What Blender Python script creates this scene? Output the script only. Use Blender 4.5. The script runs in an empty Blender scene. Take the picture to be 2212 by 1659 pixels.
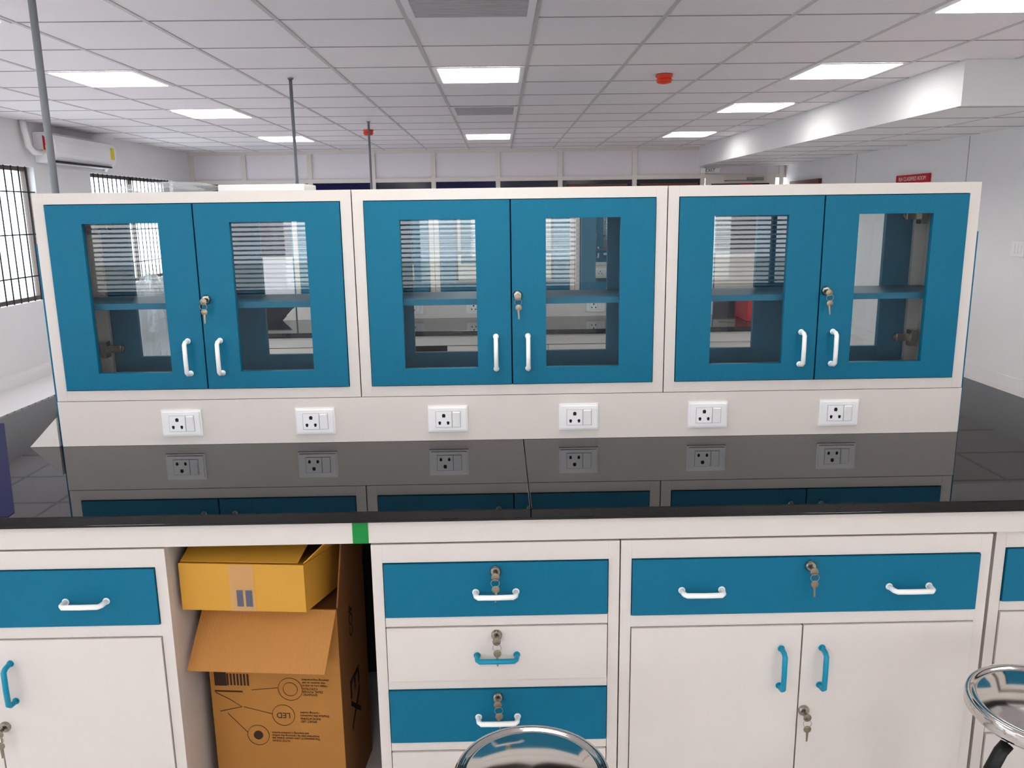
import bpy, math, random
from mathutils import Vector, Matrix
random.seed(4)
S=bpy.context.scene
COL=S.collection
S.view_settings.view_transform='Standard'
for lk in ('Medium High Contrast','Standard - Medium High Contrast'):
    try:
        S.view_settings.look=lk;break
    except Exception: pass

# ---------------------------------------------------------------- materials
def lin(c):
    return tuple((x/255/12.92) if x/255<=0.04045 else ((x/255+0.055)/1.055)**2.4 for x in c)+(1,)
def mat(name,rgb,rough=0.5,metal=0,spec=0.5,noise=0,nscale=30,bump=0,bscale=300,emit=0,coat=0,trans=None):
    m=bpy.data.materials.new(name);m.use_nodes=True
    nt=m.node_tree;b=nt.nodes['Principled BSDF']
    c=lin(rgb)
    b.inputs['Base Color'].default_value=c
    b.inputs['Roughness'].default_value=rough
    b.inputs['Metallic'].default_value=metal
    b.inputs['Specular IOR Level'].default_value=spec
    b.inputs['Coat Weight'].default_value=coat
    tc=nt.nodes.new('ShaderNodeTexCoord')
    if noise:
        n=nt.nodes.new('ShaderNodeTexNoise');n.inputs['Scale'].default_value=nscale;n.inputs['Detail'].default_value=4
        nt.links.new(tc.outputs['Object'],n.inputs['Vector'])
        mx=nt.nodes.new('ShaderNodeMix');mx.data_type='RGBA'
        mx.inputs[6].default_value=tuple(min(1,x*(1-noise)) for x in c[:3])+(1,)
        mx.inputs[7].default_value=tuple(min(1,x*(1+noise)) for x in c[:3])+(1,)
        nt.links.new(n.outputs['Fac'],mx.inputs[0]);nt.links.new(mx.outputs[2],b.inputs['Base Color'])
    if bump:
        n=nt.nodes.new('ShaderNodeTexNoise');n.inputs['Scale'].default_value=bscale;n.inputs['Detail'].default_value=2
        nt.links.new(tc.outputs['Object'],n.inputs['Vector'])
        bp=nt.nodes.new('ShaderNodeBump');bp.inputs['Strength'].default_value=bump;bp.inputs['Distance'].default_value=0.002
        nt.links.new(n.outputs['Fac'],bp.inputs['Height']);nt.links.new(bp.outputs['Normal'],b.inputs['Normal'])
    if emit:
        b.inputs['Emission Color'].default_value=c;b.inputs['Emission Strength'].default_value=emit
    return m
def thin_glass(name,tint=(250,252,252),haze=0.0,ior=1.5):
    m=bpy.data.materials.new(name);m.use_nodes=True;nt=m.node_tree;nt.nodes.clear()
    o=nt.nodes.new('ShaderNodeOutputMaterial');t=nt.nodes.new('ShaderNodeBsdfTransparent')
    t.inputs[0].default_value=lin(tint)
    g=nt.nodes.new('ShaderNodeBsdfGlossy');g.inputs['Roughness'].default_value=0.0
    f=nt.nodes.new('ShaderNodeFresnel')
    ge=nt.nodes.new('ShaderNodeNewGeometry');mr=nt.nodes.new('ShaderNodeMapRange')
    mr.inputs['To Min'].default_value=ior;mr.inputs['To Max'].default_value=1/ior
    nt.links.new(ge.outputs['Backfacing'],mr.inputs['Value']);nt.links.new(mr.outputs['Result'],f.inputs[0])
    mx=nt.nodes.new('ShaderNodeMixShader')
    nt.links.new(f.outputs[0],mx.inputs[0]);nt.links.new(t.outputs[0],mx.inputs[1]);nt.links.new(g.outputs[0],mx.inputs[2])
    last=mx
    if haze:
        d=nt.nodes.new('ShaderNodeBsdfDiffuse');d.inputs[0].default_value=(.85,.87,.88,1)
        m2=nt.nodes.new('ShaderNodeMixShader');m2.inputs[0].default_value=haze
        nt.links.new(mx.outputs[0],m2.inputs[1]);nt.links.new(d.outputs[0],m2.inputs[2]);last=m2
    nt.links.new(last.outputs[0],o.inputs[0]);return m
TEAL=mat('teal_powder_coat',(0,114,144),.42,spec=.35,noise=.05,nscale=60,bump=.3,bscale=420)
TEALD=mat('teal_plastic',(0,145,175),.3)
WHITE=mat('white_powder_coat',(220,213,207),.32,noise=.02,nscale=12,bump=.12,bscale=350)
WPLA=mat('white_plastic',(240,239,240),.3)
HWH=mat('white_handle_plastic',(248,247,244),.4)
BLACK=mat('black_hole',(8,8,8),.6)
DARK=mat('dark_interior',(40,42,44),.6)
CHROME=mat('chrome',(215,212,208),.09,metal=1)
NICKEL=mat('nickel',(170,165,155),.28,metal=1)
BRASS=mat('dull_steel_key',(150,140,125),.35,metal=1)
GRAY=mat('grey_conduit',(130,134,138),.5)
WALLM=mat('wall_paint',(233,232,233),.7,noise=.03,nscale=2)
CEILM=mat('ceiling_tile',(243,238,241),.75,noise=.02,nscale=3)
GRIDM=mat('grid_light',(208,204,205),.5)
GRIDD=mat('grid_dark_grey',(160,156,157),.6)  # darker grey for thin cross lines, socket surrounds and wall joints
GRIL=mat('grille_grey',(192,188,192),.6)
FLOORM=mat('floor_tile',(226,221,220),.25,noise=.03,nscale=3)
LAV=mat('lavender_panel',(230,225,230),.5)
NAVY=mat('navy_glass',(26,28,78),.15,spec=.2)
DKGL=mat('dark_glass',(56,58,70),.08,spec=.4)
RED=mat('red_plastic',(225,68,38),.35)
REDS=mat('red_sign',(195,40,52),.4)
BROWN=mat('brown_wood',(105,62,46),.45,noise=.15,nscale=20)
FRAME=mat('brown_aluminium',(100,86,76),.4)
IRON=mat('black_iron',(46,46,50),.5)
GREEN=mat('green_tape',(0,140,62),.45)
FILM=mat('navy_film',(16,18,72),.6,spec=.1)
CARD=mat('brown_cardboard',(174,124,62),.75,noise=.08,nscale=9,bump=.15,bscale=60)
CARDD=mat('brown_cardboard_shaded',(134,92,50),.8,noise=.08,nscale=9)  # shaded copy of CARD: shadow on the box's right side put into the colour
YCARD=mat('yellow_cardboard',(206,156,62),.6,noise=.05,nscale=6)
INK=mat('box_ink',(62,42,26),.8)
INKN=mat('navy_ink',(28,36,90),.5)
INKB=mat('black_ink',(26,26,26),.5)
INKW=mat('white_ink',(240,240,240),.5)
YEL=mat('yellow_label',(225,210,40),.5)
RUB=mat('black_rubber',(24,24,24),.45)
SLAT=mat('blind_slat',(225,225,225),.5)
BLUEB=mat('blue_label',(40,80,170),.5)
GLASS=thin_glass('cabinet_glass',(246,250,250),ior=1.62)
WGLASS=thin_glass('window_glass',(225,235,245),haze=.15)
BAG=thin_glass('clear_plastic',(246,248,250),haze=.3)
TAPE=thin_glass('clear_tape_film',(250,246,236),haze=.10)
PANEL=mat('led_panel',(255,253,248),.5,emit=10.2)
GRAN=mat('black_granite',(10,9,10),.02,spec=.55)
nt=GRAN.node_tree;b=nt.nodes['Principled BSDF']
v=nt.nodes.new('ShaderNodeTexVoronoi');v.inputs['Scale'].default_value=260
tc=nt.nodes.new('ShaderNodeTexCoord');nt.links.new(tc.outputs['Object'],v.inputs['Vector'])
r=nt.nodes.new('ShaderNodeValToRGB');r.color_ramp.elements[0].color=(.022,.022,.027,1);r.color_ramp.elements[1].color=(.003,.0025,.003,1)
r.color_ramp.elements[0].position=.08;r.color_ramp.elements[1].position=.2
nt.links.new(v.outputs['Distance'],r.inputs[0]);nt.links.new(r.outputs[0],b.inputs['Base Color'])
CORR=mat('corrugated_flap',(192,138,76),.75)
nt=CORR.node_tree;b=nt.nodes['Principled BSDF'];w=nt.nodes.new('ShaderNodeTexWave');w.inputs['Scale'].default_value=60
tc=nt.nodes.new('ShaderNodeTexCoord');nt.links.new(tc.outputs['Object'],w.inputs['Vector'])
bp=nt.nodes.new('ShaderNodeBump');bp.inputs['Strength'].default_value=.25;bp.inputs['Distance'].default_value=.002
nt.links.new(w.outputs['Fac'],bp.inputs['Height']);nt.links.new(bp.outputs['Normal'],b.inputs['Normal'])

# ---------------------------------------------------------------- builder
class B:
    def __init__(s): s.v=[];s.f=[];s.m=[];s.mats=[];s.sm=[]
    def mi(s,m):
        if m not in s.mats:s.mats.append(m)
        return s.mats.index(m)
    def add(s,vs,fs,m,smooth=False):
        o=len(s.v);s.v+= [tuple(x) for x in vs];k=s.mi(m)
        for f in fs:
            s.f.append([o+i for i in f]);s.m.append(k);s.sm.append(smooth)
    def box(s,x0,x1,y0,y1,z0,z1,m):
        if x0>x1:x0,x1=x1,x0
        if y0>y1:y0,y1=y1,y0
        if z0>z1:z0,z1=z1,z0
        vs=[(x,y,z) for x in(x0,x1) for y in(y0,y1) for z in(z0,z1)]
        s.add(vs,[(0,1,3,2),(4,6,7,5),(0,4,5,1),(2,3,7,6),(0,2,6,4),(1,5,7,3)],m)
    def slab(s,pts,t,m):
        p=[Vector(q) for q in pts];n=(p[1]-p[0]).cross(p[-1]-p[0]).normalized()*t
        k=len(p);vs=p+[q+n for q in p]
        fs=[tuple(range(k))[::-1],tuple(range(k,2*k))]+[(i,(i+1)%k,k+(i+1)%k,k+i) for i in range(k)]
        s.add(vs,fs,m)
    def tube(s,path,r,m,n=10,closed=False,ry=None):
        P=[Vector(q) for q in path];K=len(P);vs=[];up=None
        for i in range(K):
            if closed: d=(P[(i+1)%K]-P[i-1])
            else: d=(P[min(i+1,K-1)]-P[max(i-1,0)])
            d.normalize()
            if up is None:
                a=Vector((0,0,1)) if abs(d.z)<.9 else Vector((1,0,0));up=d.cross(a).normalized()
            up=(up-d*up.dot(d)).normalized();w=d.cross(up)
            for j in range(n):
                t=2*math.pi*j/n;vs.append(P[i]+up*math.cos(t)*r+w*math.sin(t)*(ry or r))
        fs=[]
        for i in range(K if closed else K-1):
            for j in range(n):
                a=i*n+j;b_=i*n+(j+1)%n;c=((i+1)%K)*n+(j+1)%n;d_=((i+1)%K)*n+j
                fs.append((a,b_,c,d_))
        if not closed: fs+= [tuple(range(n))[::-1],tuple((K-1)*n+j for j in range(n))]
        s.add(vs,fs,m,True)
    def lathe(s,prof,c,m,n=48,axis='z'):
        vs=[];K=len(prof)
        for (r,h) in prof:
            for j in range(n):
                t=2*math.pi*j/n
                if axis=='z': vs.append((c[0]+r*math.cos(t),c[1]+r*math.sin(t),c[2]+h))
                else: vs.append((c[0]+r*math.cos(t),c[1]-h,c[2]+r*math.sin(t)))
        fs=[(i*n+j,i*n+(j+1)%n,(i+1)*n+(j+1)%n,(i+1)*n+j) for i in range(K-1) for j in range(n)]
        s.add(vs,fs,m,True)
    def make(s,name,bevel=0,loc=(0,0,0),rot=(0,0,0),parent=None):
        me=bpy.data.meshes.new(name);me.from_pydata(s.v,[],s.f)
        for m in s.mats:me.materials.append(m)
        for p,k,q in zip(me.polygons,s.m,s.sm):p.material_index=k;p.use_smooth=q
        me.update()
        import bmesh
        bm=bmesh.new();bm.from_mesh(me);bmesh.ops.recalc_face_normals(bm,faces=bm.faces);bm.to_mesh(me);bm.free()
        o=bpy.data.objects.new(name,me);COL.objects.link(o);o.location=loc;o.rotation_euler=rot
        if parent:o.parent=parent
        if bevel:
            md=o.modifiers.new('bevel','BEVEL');md.width=bevel;md.segments=2;md.limit_method='ANGLE';md.angle_limit=math.radians(50)
        return o
def dup(o,name,loc,rz=0):
    n=bpy.data.objects.new(name,o.data);COL.objects.link(n);n.location=loc;n.rotation_euler=(0,0,rz)
    for md in o.modifiers:
        k=n.modifiers.new(md.name,'BEVEL');k.width=md.width;k.segments=2;k.limit_method='ANGLE';k.angle_limit=md.angle_limit
    return n
def empty(name,loc=(0,0,0),rz=0):
    e=bpy.data.objects.new(name,None);COL.objects.link(e);e.location=loc;e.rotation_euler=(0,0,rz);return e
def text(s_,name,size,loc,rot,m,parent=None,align='CENTER',ext=.0003,space=1):
    c=bpy.data.curves.new(name,'FONT');c.body=s_;c.size=size;c.align_x=align;c.align_y='CENTER';c.extrude=ext;c.space_line=space
    o=bpy.data.objects.new(name,c);COL.objects.link(o);c.materials.append(m);o.location=loc;o.rotation_euler=rot
    if parent:o.parent=parent
    return o

# ---------------------------------------------------------------- hardware
def handle(b,x,y,z,L,vert,m,out=.03):
    """U shaped bar handle screwed to the face at y"""
    h=L/2;pr=[(-h,0),(-h,.35),(-h*.97,.75),(-h*.86,1),(0,1.03),(h*.86,1),(h*.97,.75),(h,.35),(h,0)]
    pts=[(x,y-out*q,z+p) if vert else (x+p,y-out*q,z) for p,q in pr]
    b.tube(pts,.0064,m,12)
    for p in(-h,h):
        c=(x,y,z+p) if vert else (x+p,y,z)
        b.lathe([(0,.002),(.0085,.002),(.0085,0)],c,m,14,'y')
def lock(b,x,y,z,seed=0,keys=True):
    b.lathe([(.0135,0),(.0135,.004),(.0105,.009),(.0,.009)],(x,y,z),NICKEL,24,'y')
    b.box(x-.0012,x+.0012,y-.0098,y-.009,z-.006,z+.006,BLACK)
    if keys:
        b.box(x-.0011,x+.0011,y-.026,y-.009,z-.004,z+.004,BRASS)
        b.lathe([(0,-.001),(.010,-.001),(.010,.001),(0,.001)],(x,y-.027,z-.004),BRASS,16,'y')
        rr=[(x+.001*seed+.010*math.cos(t),y-.030,z-.018+.010*math.sin(t)) for t in [i*math.pi/7 for i in range(14)]]
        b.tube(rr,.0008,NICKEL,6,closed=True)
        b.lathe([(0,-.0009),(.0095,-.0009),(.0095,.0009),(0,.0009)],(x+.001+.001*seed,y-.029,z-.034),BRASS,16,'y')
        b.slab([(x-.002,y-.030,z-.040),(x+.004,y-.030,z-.040),(x+.003+.002*seed,y-.030,z-.066),(x-.001+.002*seed,y-.030,z-.068)],.0015,BRASS)
def pane_door(b,x0,x1,yf,yb,z0,z1,lx,rx,zt,zb):
    gx0,gx1,gz0,gz1=x0+lx,x1-rx,z0+zb,z1-zt
    b.box(x0,gx0,yf,yb,z0,z1,TEAL);b.box(gx1,x1,yf,yb,z0,z1,TEAL)
    b.box(gx0,gx1,yf,yb,z0,gz0,TEAL);b.box(gx0,gx1,yf,yb,gz1,z1,TEAL)
    ym=(yf+yb)/2
    b.add([(gx0,ym,gz0),(gx1,ym,gz0),(gx1,ym,gz1),(gx0,ym,gz1)],[(0,1,2,3)],GLASS)

# ---------------------------------------------------------------- reagent cabinet (local: x 0..W, y 0..D, z 0..H)
def reagent(name,seed):
    b=B();W=.8975;H=.601;D=.30;t=.031
    b.box(0,t,0,.02,0,H,WHITE);b.box(W-t,W,0,.02,0,H,WHITE);b.box(t,W-t,0,.02,0,t,WHITE);b.box(t,W-t,0,.02,H-t,H,WHITE)
    b.box(0,t,D-.02,D,0,H,WHITE);b.box(W-t,W,D-.02,D,0,H,WHITE);b.box(t,W-t,D-.02,D,0,t,WHITE);b.box(t,W-t,D-.02,D,H-t,H,WHITE)
    b.box(0,.012,.02,D-.02,0,H,WHITE);b.box(W-.012,W,.02,D-.02,0,H,WHITE)
    b.box(.012,W-.012,.02,D-.02,0,.012,WHITE);b.box(.012,W-.012,.02,D-.02,H-.012,H,WHITE)
    for yy in(.02,D-.035):
        b.box(.012,.05,yy,yy+.015,.012,H-.012,WHITE);b.box(W-.05,W-.012,yy,yy+.015,.012,H-.012,WHITE)
    b.box(.012,W-.012,.035,D-.035,.266,.284,TEAL)
    g=.002;x0=t+g;x1=W-t-g;xm=W/2
    b.box(t,x0+.006,.015,.0195,t,H-t,BLACK);b.box(x1-.006,W-t,.015,.0195,t,H-t,BLACK);b.box(xm-.004,xm+.004,.015,.0195,t,H-t,BLACK)
    b.box(x0,x1,.015,.0195,H-t-.006,H-t,BLACK);b.box(x0,x1,.015,.0195,t,t+.006,BLACK)
    for yf,yb in((-.004,.014),(D-.014,D+.004)):
        pane_door(b,x0,xm-g,yf,yb,t+g,H-t-g,.100,.099,.053,.050)
        pane_door(b,xm+g,x1,yf,yb,t+g,H-t-g,.099,.100,.053,.050)
    for dx in(-.047,.047): handle(b,xm+dx,-.004,t+.097,.096,True,HWH)
    lock(b,xm+.018,-.004,H-t-.273,seed)
    for zz in(.115,H-.095):
        for sx in(1,-1):
            c=0.03 if sx==1 else W-.03
            for y0,sy in((.030,1),(D-.036,-1)):
                b.box(c,c+sx*.055,y0,y0+sy*.016,zz-.012,zz+.012,NICKEL);b.box(c,c+sx*.018,y0,y0+sy*.034,zz-.026,zz+.026,NICKEL)
                b.lathe([(0,.0),(.014,.0),(.014,.012),(0,.012)],(c+sx*.05,y0,zz),NICKEL,16,'y')
    return b.make(name,.0015)

# ---------------------------------------------------------------- socket riser
def riser(name):
    b=B();L=2.702;h=.137
    b.box(0,L,0,.3,0,h,WHITE)
    b.box(-.010,-.0015,.012,.30,0,.60,TEAL);b.box(L+.0015,L+.009,.012,.30,0,.60,TEAL)
    for k,xc in enumerate([.363,.760,1.156,1.548,1.937,2.333]):
        y=0;z=.0675
        b.box(xc-.059,xc+.059,-.004,y,z-.040,z+.040,WPLA)
        b.box(xc-.054,xc+.054,-.008,-.004,z-.034,z+.034,WPLA)
        b.box(xc-.0365,xc+.0385,-.0086,-.008,z-.0245,z+.0245,GRIDD)
        sx=xc-.012
        b.box(sx-.0235,sx+.0235,-.0095,-.008,z-.0235,z+.0235,WPLA)
        b.box(xc+.0135,xc+.0375,-.0095,-.008,z-.0235,z+.0235,WPLA)
        b.slab([(xc+.0150,-.0095,z-.021),(xc+.036,-.0095,z-.021),(xc+.036,-.0135,z+.021),(xc+.015,-.0135,z+.021)],-.004,WPLA)
        b.lathe([(0,.0),(.0052,.0)],(sx,-.0099,z+.012),BLACK,16,'y')
        b.box(sx-.0045,sx+.0045,-.0100,-.0098,z+.006,z+.013,BLACK)
        for q in(-1,1):
            b.lathe([(0,.0),(.0042,.0)],(sx+q*.0125,-.0099,z-.010),BLACK,14,'y')
            b.box(sx+q*.0125-.003,sx+q*.0125+.003,-.0100,-.0098,z-.016,z-.009,BLACK)
    w=.098
    b.add([(-.011,0.0,0),(-w,0.0,0),(-.011,0.0,.088),(-.011,.3,0),(-w,.3,0),(-.011,.3,.088)],
        [(0,2,1),(3,4,5),(0,1,4,3),(1,2,5,4),(0,3,5,2)],WHITE)
    for yy in(.09,.21):
        n=Vector((-1,0,1)).normalized();u=Vector((1,0,1)).normalized()
        c=Vector((-w/2-.0055,yy,.044))
        p=[c+u*a+Vector((0,q,0))+n*.001 for a,q in((-.032,-.05),(.032,-.05),(.032,.05),(-.032,.05))]
        b.slab(p,.006,WPLA)
    return b.make(name,.0018)

# ---------------------------------------------------------------- bench
BX0,BX1=-1.74,1.86
def bench(name):
    b=B();y0=0;y1=1.488
    b.box(BX0,.062,y0,y1,.878,.90,GRAN);b.box(.0635,BX1,y0,y1,.878,.90,GRAN)
    b.box(BX0+.004,BX1-.004,y0+.006,y1-.006,.870,.8775,GRAN)
    a=.028
    b.box(BX0+.04,BX1-.04,a,a+.04,.810,.8695,WHITE);b.box(BX0+.04,BX1-.04,y1-a-.04,y1-a,.810,.8695,WHITE)
    b.box(BX0+.04,BX0+.08,a+.04,y1-a-.04,.810,.8695,WHITE);b.box(BX1-.08,BX1-.04,a+.04,y1-a-.04,.810,.8695,WHITE)
    for x in(BX0+.04,BX1-.08):
        for y in(a+.56,y1-a-.60):
            b.box(x,x+.04,y,y+.04,0,.81,WHITE)
    b.box(BX0+.08,BX1-.08,.735,.750,.05,.8690,DARK)  # dark grey sheet paints in the darkness behind the knee space
    return b.make(name,.002)
def shell(b,W,ztop,cols=WHITE,D=.50):
    t=.026
    b.box(0,t,0,.02,.06,ztop,WHITE);b.box(W-t,W,0,.02,.06,ztop,WHITE);b.box(t,W-t,0,.02,ztop-.046,ztop,WHITE);b.box(t,W-t,0,.02,.06,.11,WHITE)
    b.box(0,.012,.02,D,.06,ztop,WHITE);b.box(W-.012,W,.02,D,.06,ztop,WHITE);b.box(.012,W-.012,D-.012,D,.06,ztop,TEAL)
    b.box(.012,W-.012,.02,D-.012,.06,.075,WHITE);b.box(.012,W-.012,.02,D-.012,ztop-.012,ztop,WHITE)
    for x in(.02,W-.06):
        for y in(.03,D-.07): b.box(x,x+.04,y,y+.04,0,.06,RUB)
def drawers(name):
    b=B();W=.590;shell(b,W,.807);t=.027
    rows=[(.759,.622,TEAL,HWH),(.5935,.4525,WHITE,TEALD),(.426,.284,TEAL,HWH),(.2564,.115,WHITE,TEALD)]
    for i,(zt,zb,m,hm) in enumerate(rows):
        b.box(t+.0015,W-t-.0015,-.006,.35,zb,zt,m)
        if i<3: b.box(t,W-t,.0,.02,rows[i+1][0]+.0018,zb-.0018,WHITE)
        b.box(t,W-t,.012,.019,zb-.004,zt+.004,BLACK)
        handle(b,W/2-.001,-.006,zt-.074,.096,False,hm);lock(b,W/2-.001,-.006,zt-.020,i*1.5-1)
    return b.make(name,.0012)
def doublebase(name):
    b=B();W=.889;shell(b,W,.807);t=.026
    b.box(t+.0015,W-t-.0015,-.006,.35,.616,.759,TEAL)
    b.box(t,W-t,0,.02,.5838,.6142,WHITE)
    b.box(t,W-t,.012,.019,.112,.762,BLACK)
    for dx in(-.25,.25):handle(b,W/2+dx,-.006,.680,.096,False,HWH)
    lock(b,W/2+.008,-.006,.738,1)
    g=.0018
    b.box(t+.0018,W/2-g,-.006,.0115,.113,.582,WHITE);b.box(W/2+g,W-t-.0018,-.006,.0115,.113,.582,WHITE)
    handle(b,W/2-.05,-.006,.472,.100,True,TEALD);handle(b,W/2+.05,-.006,.472,.100,True,TEALD)
    lock(b,W/2+.015,-.006,.353,0)
    return b.make(name,.0012)

YF=1.794
RC=2.388
DY=2.93
rc=[];XS=[-1.319,-.4185,.482]
for k in range(3):
    off=DY*k
    if k==0:
        bn=bench('laboratory_bench');bn.location=(0,YF,0)
        rs=riser('power_socket_riser');rs.location=(-1.319,RC,.9005)
        for i,x in enumerate(XS):
            o=reagent('reagent_cabinet',i);o.location=(x+.0015,RC,1.039);rc.append(o)
        dr=drawers('drawer_base_cabinet');dr.location=(-.316,1.82,0)
        db=doublebase('double_door_base_cabinet');db.location=(.277,1.82,0)
    else:
        dup(bn,'laboratory_bench',(0,YF+off,0));dup(rs,'power_socket_riser',(-1.319,RC+off,.9005))
        for i,x in enumerate(XS): dup(rc[i],'reagent_cabinet',(x+.0015,RC+off,1.039))
        dup(dr,'drawer_base_cabinet',(-.316,1.82+off,0));dup(db,'double_door_base_cabinet',(.277,1.82+off,0))
    dup(db,'double_door_base_cabinet',(-1.69,1.82+off,0))
    dup(dr,'drawer_base_cabinet',(1.19,1.845+off,0))
    yb=3.256+off
    dup(db,'double_door_base_cabinet',(1.81,yb,0),math.pi);dup(dr,'drawer_base_cabinet',(.436,yb,0),math.pi)
    dup(db,'double_door_base_cabinet',(-.157,yb,0),math.pi);dup(dr,'drawer_base_cabinet',(-1.07,yb,0),math.pi)

b=B();b.box(-.357,-.320,1.8205,1.8218,.811,.869,GREEN);b.make('green_tape_strip')
b=B();b.slab([(-1.143,1.83,.9003),(-1.67,2.687,.9003),(-1.735,2.687,.9003),(-1.735,1.80,.9003),(-1.14,1.80,.9003)],.0005,FILM);b.make('protective_film_sheet')

for (x,y) in((-1.50,2.87),(-1.467,6.16),(-1.36,9.02)):
    b=B();b.tube([(x,y,.901),(x,y,2.52)],.012,GRAY,16)
    b.lathe([(.0,.006),(.03,.006),(.03,0)],(x,y,.9008),GRAY,20)
    b.lathe([(.018,-.01),(.022,-.002)],(x,y,2.522),GRAY,16)
    b.make('conduit_pole')

# ---------------------------------------------------------------- things in the knee space
e=empty('cardboard_box',(-.775,1.95,0),math.radians(-4.9))
b=B();W=.348;D=.27;H=.592;t=.004
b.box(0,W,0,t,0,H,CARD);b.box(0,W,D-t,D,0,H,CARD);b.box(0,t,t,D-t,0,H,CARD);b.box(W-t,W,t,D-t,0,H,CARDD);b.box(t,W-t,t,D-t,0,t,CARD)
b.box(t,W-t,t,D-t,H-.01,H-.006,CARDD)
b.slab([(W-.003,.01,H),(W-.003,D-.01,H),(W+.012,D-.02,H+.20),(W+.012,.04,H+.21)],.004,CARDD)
b.make('shell',parent=e)
b=B();b.slab([(.0,-.002,H),(W,-.002,H-.0),(W-.008,-.098,H-.122),(-.008,-.098,H-.122)],.004,CORR);b.make('front_flap',parent=e)
R180=(math.pi/2,math.pi,0)
def tx(s_,x,z,size,al='RIGHT',m=INK): return text(s_,'print',size,(x,-.0008,z),R180,m,e,al,.0002,1.0)
tx("DYNAMIC\nDUAL POWER\nCONTROL\nHelps you to adjust\nthe suction as per\ncleaning requirement",.245,.372,.0085)
tx("SMART LED\nINDICATIONS\nDisplays the machine's\nrunning modes",.235,.285,.0085)
tx("AUTO CLEAN\nThe patented IC clean sensor shakes the\nmotorised filter by removing the airflow\nand ensuring a constant suction",.155,.225,.0078)
tx("LED",.190,.289,.022,'CENTER')
b=B()
def ring(cx,cz,r,w=.0016):
    b.tube([(cx+r*math.cos(i*math.pi/16),-.0006,cz+r*math.sin(i*math.pi/16)) for i in range(32)],w*.6,INK,5,closed=True,ry=.0005)
for cx,cz,r in((.213,.365,.032),(.213,.365,.019),(.190,.289,.030),(.118,.228,.029),(.118,.228,.012)): ring(cx,cz,r)
b.lathe([(0,.0008),(.011,.0008)],(.118,0,.228),INK,20,'y')
for k in range(7): b.box(.045+.009*k,.050+.009*k,-.0008,0,.372,.405,INK)
b.box(.012,.044,-.0008,0,.37,.41,INK);b.box(.01,.085,-.0008,0,.352,.356,INK)
b.tube([(.012,-.0006,.35),(.05,-.0006,.33),(.08,-.0006,.31),(.02,-.0006,.295)],.0009,INK,5)
b.tube([(.11,-.0006,.36),(.18,-.0006,.368)],.0007,INK,5);b.tube([(.085,-.0006,.31),(.16,-.0006,.292)],.0007,INK,5);b.tube([(.04,-.0006,.29),(.09,-.0006,.235)],.0007,INK,5)
b.make('line_drawing',parent=e)
text('EX','side_print',.13,(W+.0008,.12,.27),(math.pi/2,math.pi/2,math.pi/2),INKB,e,'CENTER',.0002)
text('COP','side_print',.045,(W+.0008,.12,.50),(math.pi/2,-math.pi/2,math.pi/2),INK,e,'CENTER',.0002)

e=empty('yellow_carton')
b=B()
fl,fr,br,bl=(-.790,1.862),(-.486,1.852),(-.436,2.07),(-.740,2.08)
zt=[.752,.745,.720,.727];zb=[.630,.622,.599,.606]
q=[fl,fr,br,bl]
vs=[(q[i][0],q[i][1],zb[i]) for i in range(4)]+[(q[i][0],q[i][1],zt[i]) for i in range(4)]
b.add(vs,[(0,1,5,4),(1,2,6,5),(2,3,7,6),(3,0,4,7),(3,2,1,0)],YCARD)
b.add([vs[4],vs[5],vs[6],vs[7]],[(0,1,2,3)],YCARD)
b.slab([(-.786,1.868,.753),(-.500,1.858,.747),(-.475,1.99,.795),(-.775,2.0,.800)],.003,YCARD)
b.slab([(-.488,1.860,.747),(-.440,2.06,.722),(-.425,2.05,.772),(-.440,1.90,.785)],.003,YCARD)
b.make('carton_body',parent=e)
b=B()
def fq(u0,u1,w0,w1,off,m):
    def P(u,w):
        x=fl[0]+(fr[0]-fl[0])*u;y=fl[1]+(fr[1]-fl[1])*u
        z0=zb[0]+(zb[1]-zb[0])*u;z1=zt[0]+(zt[1]-zt[0])*u
        return (x,y-off,z0+(z1-z0)*w)
    b.add([P(u0,w0),P(u1,w0),P(u1,w1),P(u0,w1)],[(0,1,2,3)],m)
fq(.45,.575,.10,.45,.0014,INKN);fq(.503,.522,.10,.45,.0020,YCARD)
b.make('printed_mark',parent=e)
b=B();fq(.40,.60,0,1,.0032,TAPE);b.make('clear_tape',parent=e)

# ---------------------------------------------------------------- stools
def stool(name,c,zs,r=.147):
    x,y=c;b=B()
    b.lathe([(0,.002),(r*.25,.0012),(r*.5,-.001),(r*.72,-.005),(r*.84,-.009),(r*.87,-.0095),(r*.90,-.007),(r*.95,-.004),(r*.985,-.006),(r,-.013),(r*.995,-.030),(r*.95,-.038),(r*.9,-.036),(0,-.032)],(x,y,zs),CHROME,72)
    b.lathe([(.03,-.032),(.03,-.07),(.024,-.075),(.024,-zs+.20),(.033,-zs+.19),(.033,-zs+.09),(0,-zs+.085)],(x,y,zs),CHROME,28)
    b.box(x-.07,x+.07,y-.07,y+.07,zs-.042,zs-.034,RUB)
    b.tube([(x-.02,y-.02,zs-.055),(x-.10,y-.04,zs-.060),(x-.115,y-.045,zs-.070)],.005,CHROME,8)
    b.tube([(x-.105,y-.042,zs-.064),(x-.12,y-.048,zs-.075),(x-.145,y-.060,zs-.11)],.014,RUB,12,ry=.008)
    for k in range(5):
        t=2*math.pi*k/5+.3;dx,dy=math.cos(t),math.sin(t)
        b.tube([(x+.02*dx,y+.02*dy,.12),(x+.14*dx,y+.14*dy,.085),(x+.26*dx,y+.26*dy,.03)],.014,CHROME,10,ry=.011)
        b.lathe([(0,.03),(.018,.028),(.02,0),(0,0)],(x+.26*dx,y+.26*dy,0),RUB,14)
    return b.make(name)
stool('chrome_stool',(.045,1.345),.555,.148)
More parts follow.
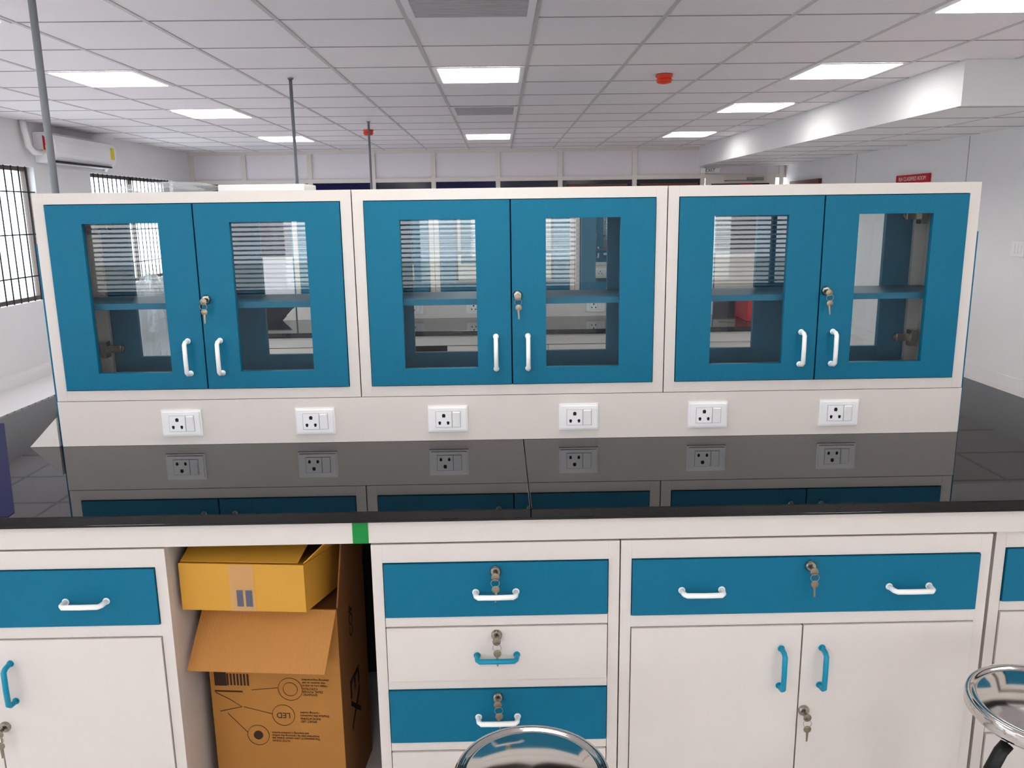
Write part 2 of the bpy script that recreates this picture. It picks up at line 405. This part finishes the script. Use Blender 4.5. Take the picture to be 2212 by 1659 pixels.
stool('chrome_stool',(1.085,1.455),.602,.150)

# ---------------------------------------------------------------- room
XL,XR,Y0,Y1,ZC=-4.75,4.47,-2.8,13.1,2.523
b=B();b.box(XL-.2,XR+.2,Y0-.2,Y1+.2,-.1,0,FLOORM);b.make('floor')
def wall_open(name,axis,pos,th,a0,a1,h,holes,m):
    b=B()
    def bx(p,q,z0,z1):
        if q-p<1e-4 or z1-z0<1e-4:return
        if axis=='x': b.box(pos,pos+th,p,q,z0,z1,m)
        else: b.box(p,q,pos,pos+th,z0,z1,m)
    cur=a0
    for (p,q,z0,z1) in sorted(holes):
        bx(cur,p,0,h);bx(p,q,0,z0);bx(p,q,z1,h);cur=q
    bx(cur,a1,0,h);return b.make(name)
LW=[(7.0,8.72,.74,2.08),(9.9,12.35,.74,2.08),(3.2,5.6,.74,2.08),(-.5,1.8,.74,2.08)]
wall_open('wall_left','x',XL-.2,.2,Y0,Y1,ZC,LW,WALLM)
BWn=[(-3.8,-1.7,.85,2.1),(-1.0,.75,.85,2.1),(1.8,3.3,.85,2.1)]
wall_open('wall_back','y',Y0-.2,.2,XL-.2,XR+.2,ZC,BWn,WALLM)
wall_open('wall_right','x',XR,.2,Y0,Y1,ZC,[],WALLM)
for i,(p,q,z0,z1) in enumerate(LW):
    b=B();x=XL-.12
    for yy in(p,(p+q)/2-.02,q-.04): b.box(x,x+.05,yy,yy+.04,z0,z1,FRAME)
    b.box(x,x+.05,p+.04,q-.04,z0,z0+.04,FRAME);b.box(x,x+.05,p+.04,q-.04,z1-.04,z1,FRAME)
    b.add([(x+.02,p,z0),(x+.02,q,z0),(x+.02,q,z1),(x+.02,p,z1)],[(0,1,2,3)],WGLASS)
    n=int((q-p)/.115)
    for k in range(1,n): b.tube([(XL-.02,p+(q-p)*k/n,z0),(XL-.02,p+(q-p)*k/n,z1)],.007,IRON,8)
    for zz in(z0+.25,z0+.67,z1-.25): b.box(XL-.024,XL-.016,p,q,zz-.006,zz+.006,IRON)
    b.make('window_%d'%(i+1))
for i,(p,q,z0,z1) in enumerate(BWn):
    b=B();y=Y0-.10
    for xx in(p,(p+q)/2-.02,q-.04): b.box(xx,xx+.04,y-.05,y,z0,z1,FRAME)
    b.box(p,q,y-.05,y,z0,z0+.04,FRAME);b.box(p,q,y-.05,y,z1-.04,z1,FRAME)
    b.make('window_%d'%(i+5))
    b=B();z=z0+.02
    b.box(p+.01,q-.01,Y0-.05,Y0-.01,z1-.04,z1,SLAT)
    while z<z1-.05:
        b.slab([(p+.02,Y0-.045,z),(q-.02,Y0-.045,z),(q-.02,Y0-.02,z+.016),(p+.02,Y0-.02,z+.016)],.001,SLAT);z+=.042
    b.make('venetian_blind')
GRD=mat('outside_ground',(200,198,190),.9)
b=B();b.box(-30,XL-.25,-25,30,-.2,-.12,GRD);b.box(XL-.25,30,-25,Y0-.25,-.2,-.12,GRD);b.make('outside_ground')

gx=.646;gy=.694
b=B();b.box(XL-.2,XR+.2,Y0-.2,Y1+.2,ZC,ZC+.1,CEILM);ceil=b.make('ceiling')
b=B()
xs=[.2+gx*i for i in range(-8,7)];ys=[5.766+gy*i for i in range(-13,11)]
for x in xs:
    if XL<x<XR:
        if x>3.1: b.box(x-.010,x+.010,Y0,5.69,ZC-.004,ZC,GRIDM)
        else: b.box(x-.012,x+.012,Y0,Y1,ZC-.004,ZC,GRIDM)
for y in ys:
    if Y0<y<Y1: b.box(XL,XR if y<5.69 else 3.1,y-.0045,y+.0045,ZC-.003,ZC,GRIDD)
b.make('grid_bars',parent=ceil)
def tilec(i,j): return (.2+gx*(i+.5),5.766+gy*(j+.5))
def fixture(i,j,light=True):
    x,y=tilec(i,j);b=B();hx,hy=gx/2-.012,gy/2-.006
    ix,iy=.275,.305
    b.box(x-hx,x-ix,y-hy,y+hy,ZC-.008,ZC-.0045,CEILM);b.box(x+ix,x+hx,y-hy,y+hy,ZC-.008,ZC-.0045,CEILM)
    b.box(x-ix,x+ix,y-hy,y-iy,ZC-.008,ZC-.0045,CEILM);b.box(x-ix,x+ix,y+iy,y+hy,ZC-.008,ZC-.0045,CEILM)
    if light:
        b.box(x-ix,x+ix,y-iy,y+iy,ZC-.010,ZC-.0045,PANEL);b.make('ceiling_light_panel')
    else:
        b.box(x-ix,x+ix,y-iy,y+iy,ZC-.007,ZC-.0045,GRIL)
        for q in range(11):
            yy=y-iy+.02+q*.056;b.box(x-ix,x+ix,yy,yy+.02,ZC-.009,ZC-.007,GRIL)
        b.make('ceiling_vent_grille')
for i in(-5,3):
    for j in(-12,-9,-6,-3,0,3,7): fixture(i,j)
for j in(-10,-6,0,7): fixture(-1,j)
for j in(-3,3): fixture(-1,j,False)
ZB=2.228
b=B();b.box(3.1,XR-.001,5.70,Y1-.001,ZB,ZC-.001,WALLM);bk=b.make('ceiling_bulkhead')
b=B()
for y in ys:
    if y>5.75 and y<Y1: b.box(3.105,XR,y-.0045,y+.0045,ZB-.003,ZB,GRIDD)
b.box(3.74,3.76,5.72,Y1,ZB-.0035,ZB,GRIDM)
b.make('grid_bars',parent=bk)

posts=[-4.72,-3.92,-2.91,-1.935,-1.007,-.01,.955,2.11,3.17,4.40]
b=B()
for x in posts: b.box(x-.035,x+.035,Y1-.03,Y1+.03,0,ZC,WHITE)
b.box(XL,XR,Y1-.028,Y1+.028,2.04,2.10,WHITE);b.box(XL,XR,Y1-.028,Y1+.028,ZC-.05,ZC,WHITE);b.box(XL,3.17,Y1-.028,Y1+.028,.85,.92,WHITE)
b.box(XL-.2,XR+.2,Y1,Y1+.01,2.09,ZC,LAV);b.box(XL-.2,3.17,Y1,Y1+.01,0,.86,LAV)
cols=[DKGL,DKGL,NAVY,DKGL,NAVY,DKGL,DKGL,DKGL,DKGL]
for i in range(8): b.box(posts[i],posts[i+1],Y1,Y1+.01,.92,2.04,cols[i])
b.box(1.05,2.0,Y1-.02,Y1-.001,1.93,1.98,BROWN);b.box(2.2,3.1,Y1-.02,Y1-.001,1.93,1.98,BROWN)
b.make('wall_front')
b=B();x0,x1=3.21,4.30
b.box(x0,x0+.09,Y1-.06,Y1-.031,0,2.05,WHITE);b.box(x1-.09,x1,Y1-.06,Y1-.031,0,2.05,WHITE);b.box(x0+.09,x1-.09,Y1-.06,Y1-.031,1.96,2.05,WHITE)
b.box(x0+.09,x1-.09,Y1-.05,Y1-.04,.9,1.96,DKGL);b.box(x0+.09,x1-.09,Y1-.06,Y1-.031,0,.9,WHITE)
b.box(3.75,3.95,Y1-.058,Y1-.050,1.5,1.95,REDS)
b.box(3.85,4.1,Y1-.10,Y1-.06,2.0,2.05,NICKEL);b.tube([(3.95,Y1-.11,2.0),(3.7,Y1-.2,2.0),(3.5,Y1-.07,2.0)],.008,NICKEL,8)
b.make('door_1')
es=empty('exit_sign',(3.28,Y1-.04,2.16));b=B();b.box(-.15,.15,-.008,.0,-.035,.035,INKW);b.make('plate',parent=es)
text('EXIT','lettering',.075,(0,-.0095,0),(math.pi/2,0,0),INKB,es)
b=B();b.box(XR-.05,XR-.001,11.6,12.75,0,1.97,BROWN);b.box(XR-.06,XR-.05,11.7,12.65,.1,1.9,BROWN);b.make('door_2')
sg=empty('room_sign',(XR-.012,9.02,1.865));b=B();b.box(-.01,.01,-.36,.36,-.045,.045,REDS);b.make('plate',parent=sg)
text('BSA CLASSIFIED ROOM','lettering',.058,(-.0115,0,0),(math.pi/2,0,-math.pi/2),INKW,sg)
b=B();b.box(XR-.012,XR-.001,6.99,7.17,1.14,1.27,WPLA)
for q in range(3): b.box(XR-.016,XR-.012,7.02+q*.045,7.055+q*.045,1.165,1.245,WPLA)
b.make('wall_switch_board',.002)
b=B();b.box(XR-.012,XR,Y0,Y1,0,.1,WALLM);b.make('baseboard_right')
b=B();b.box(XL,XL+.14,Y0,Y1-.05,0,.09,WALLM);b.make('baseboard_left')
b=B()
for y in(3,5.5,8,10.5): b.box(XR-.003,XR-.0005,y,y+.006,.1,ZB-.01,GRIDD)
b.make('trim_1')

a=empty('split_air_conditioner',(XL+.002,9.45,2.28))
b=B();L=.68
pr=[(0,.15),(.15,.15),(.205,.12),(.225,.05),(.22,-.06),(.17,-.13),(.11,-.15),(0,-.15)]
vs=[(x,-L,z) for x,z in pr]+[(x,L,z) for x,z in pr];n=len(pr)
b.add(vs,[tuple(range(n)),tuple(range(n,2*n))[::-1]]+[(i,(i+1)%n,n+(i+1)%n,n+i) for i in range(n)],WPLA)
b.box(.12,.185,-L+.05,L-.05,-.146,-.128,DARK);b.slab([(.12,-L+.06,-.15),(.20,-L+.06,-.105),(.20,L-.06,-.105),(.12,L-.06,-.15)],.004,WPLA)
b.box(.222,.229,L-.14,L-.06,-.05,.08,YEL)
b.make('indoor_unit',.006,parent=a)
b=B();b.slab([(.1,-L-.002,.12),(.2,-L-.002,.05),(.2,-L-.002,-.08),(.1,-L-.002,-.02)],.001,REDS);b.slab([(.12,-L-.004,.02),(.2,-L-.004,-.02),(.2,-L-.004,-.08),(.12,-L-.004,-.05)],.001,YEL);b.make('label',parent=a)
b=B();b.tube([(.08,-L,-.05),(.08,-L-.15,-.06),(.06,-L-.2,.0),(.05,-L-.22,.15),(.04,-L-.22,.24)],.03,WPLA,10);b.tube([(.08,L,-.08),(.08,L+.08,-.09),(.02,L+.12,-.16)],.025,WPLA,10);b.make('pipework',parent=a)

for x,y in((1.198,6.18),(-1.50,9.9)):
    b=B();b.lathe([(.06,0),(.06,-.015),(.052,-.02),(.052,-.03),(.058,-.034),(.05,-.055),(.02,-.062),(0,-.062)],(x,y,ZC-.004),RED,32);b.make('smoke_detector')

b=B();b.box(-.83,-.575,2.50,2.66,1.6405,1.662,WALLM);b.make('flat_white_carton',.003)
def blob(name,c,r,m,seed,sub=20):
    rnd=random.Random(seed);ph=[(rnd.uniform(2,7),rnd.uniform(2,7),rnd.uniform(0,6)) for _ in range(6)]
    b=B();vs=[];n=sub*2
    for i in range(sub+1):
        t=math.pi*i/sub
        for j in range(n):
            p=2*math.pi*j/n
            k=1+sum(.05*math.sin(u*t+round(v_)*p+w_) for u,v_,w_ in ph)
            z=-math.cos(t)*k
            vs.append((c[0]+r[0]*math.sin(t)*math.cos(p)*k,c[1]+r[1]*math.sin(t)*math.sin(p)*k,c[2]+r[2]*max(z,-.8)))
    fs=[(i*n+j,i*n+(j+1)%n,(i+1)*n+(j+1)%n,(i+1)*n+j) for i in range(sub) for j in range(n)]
    b.add(vs,fs,m,False);return b.make(name)
blob('plastic_wrap_bundle',(-1.0,2.58,1.656),(.14,.06,.018),BAG,3)
blob('clear_plastic_bag',(-1.28,3.02,1.10),(.14,.11,.245),BAG,8)
b=B();b.box(1.5,1.72,4.95,5.2,.9005,1.06,REDS);b.box(1.495,1.725,4.945,5.205,1.06,1.075,REDS);b.make('red_storage_box',.004)
b=B();b.lathe([(0,0),(.035,0),(.035,.11),(.015,.14),(.015,.16),(0,.16)],(-.80,5.0,.9005),YEL,24);b.lathe([(0,.16),(.018,.16),(.018,.185),(0,.185)],(-.80,5.0,.9005),BLUEB,24);b.make('wash_bottle')

# ---------------------------------------------------------------- world & camera
w=bpy.data.worlds.new('world');S.world=w;w.use_nodes=True
bg=w.node_tree.nodes['Background'];bg.inputs[0].default_value=(.93,.96,1,1);bg.inputs[1].default_value=7.0
cd=bpy.data.cameras.new('camera');cam=bpy.data.objects.new('camera',cd);COL.objects.link(cam)
cd.sensor_width=36;cd.lens=1770/2212*36;cd.clip_start=.02
cam.matrix_world=Matrix.Translation((0,0,1.573))@Matrix.Rotation(-.0127,4,'Z')@Matrix.Rotation(math.radians(90-11.87),4,'X')@Matrix.Rotation(-.013,4,'Z')
S.camera=cam
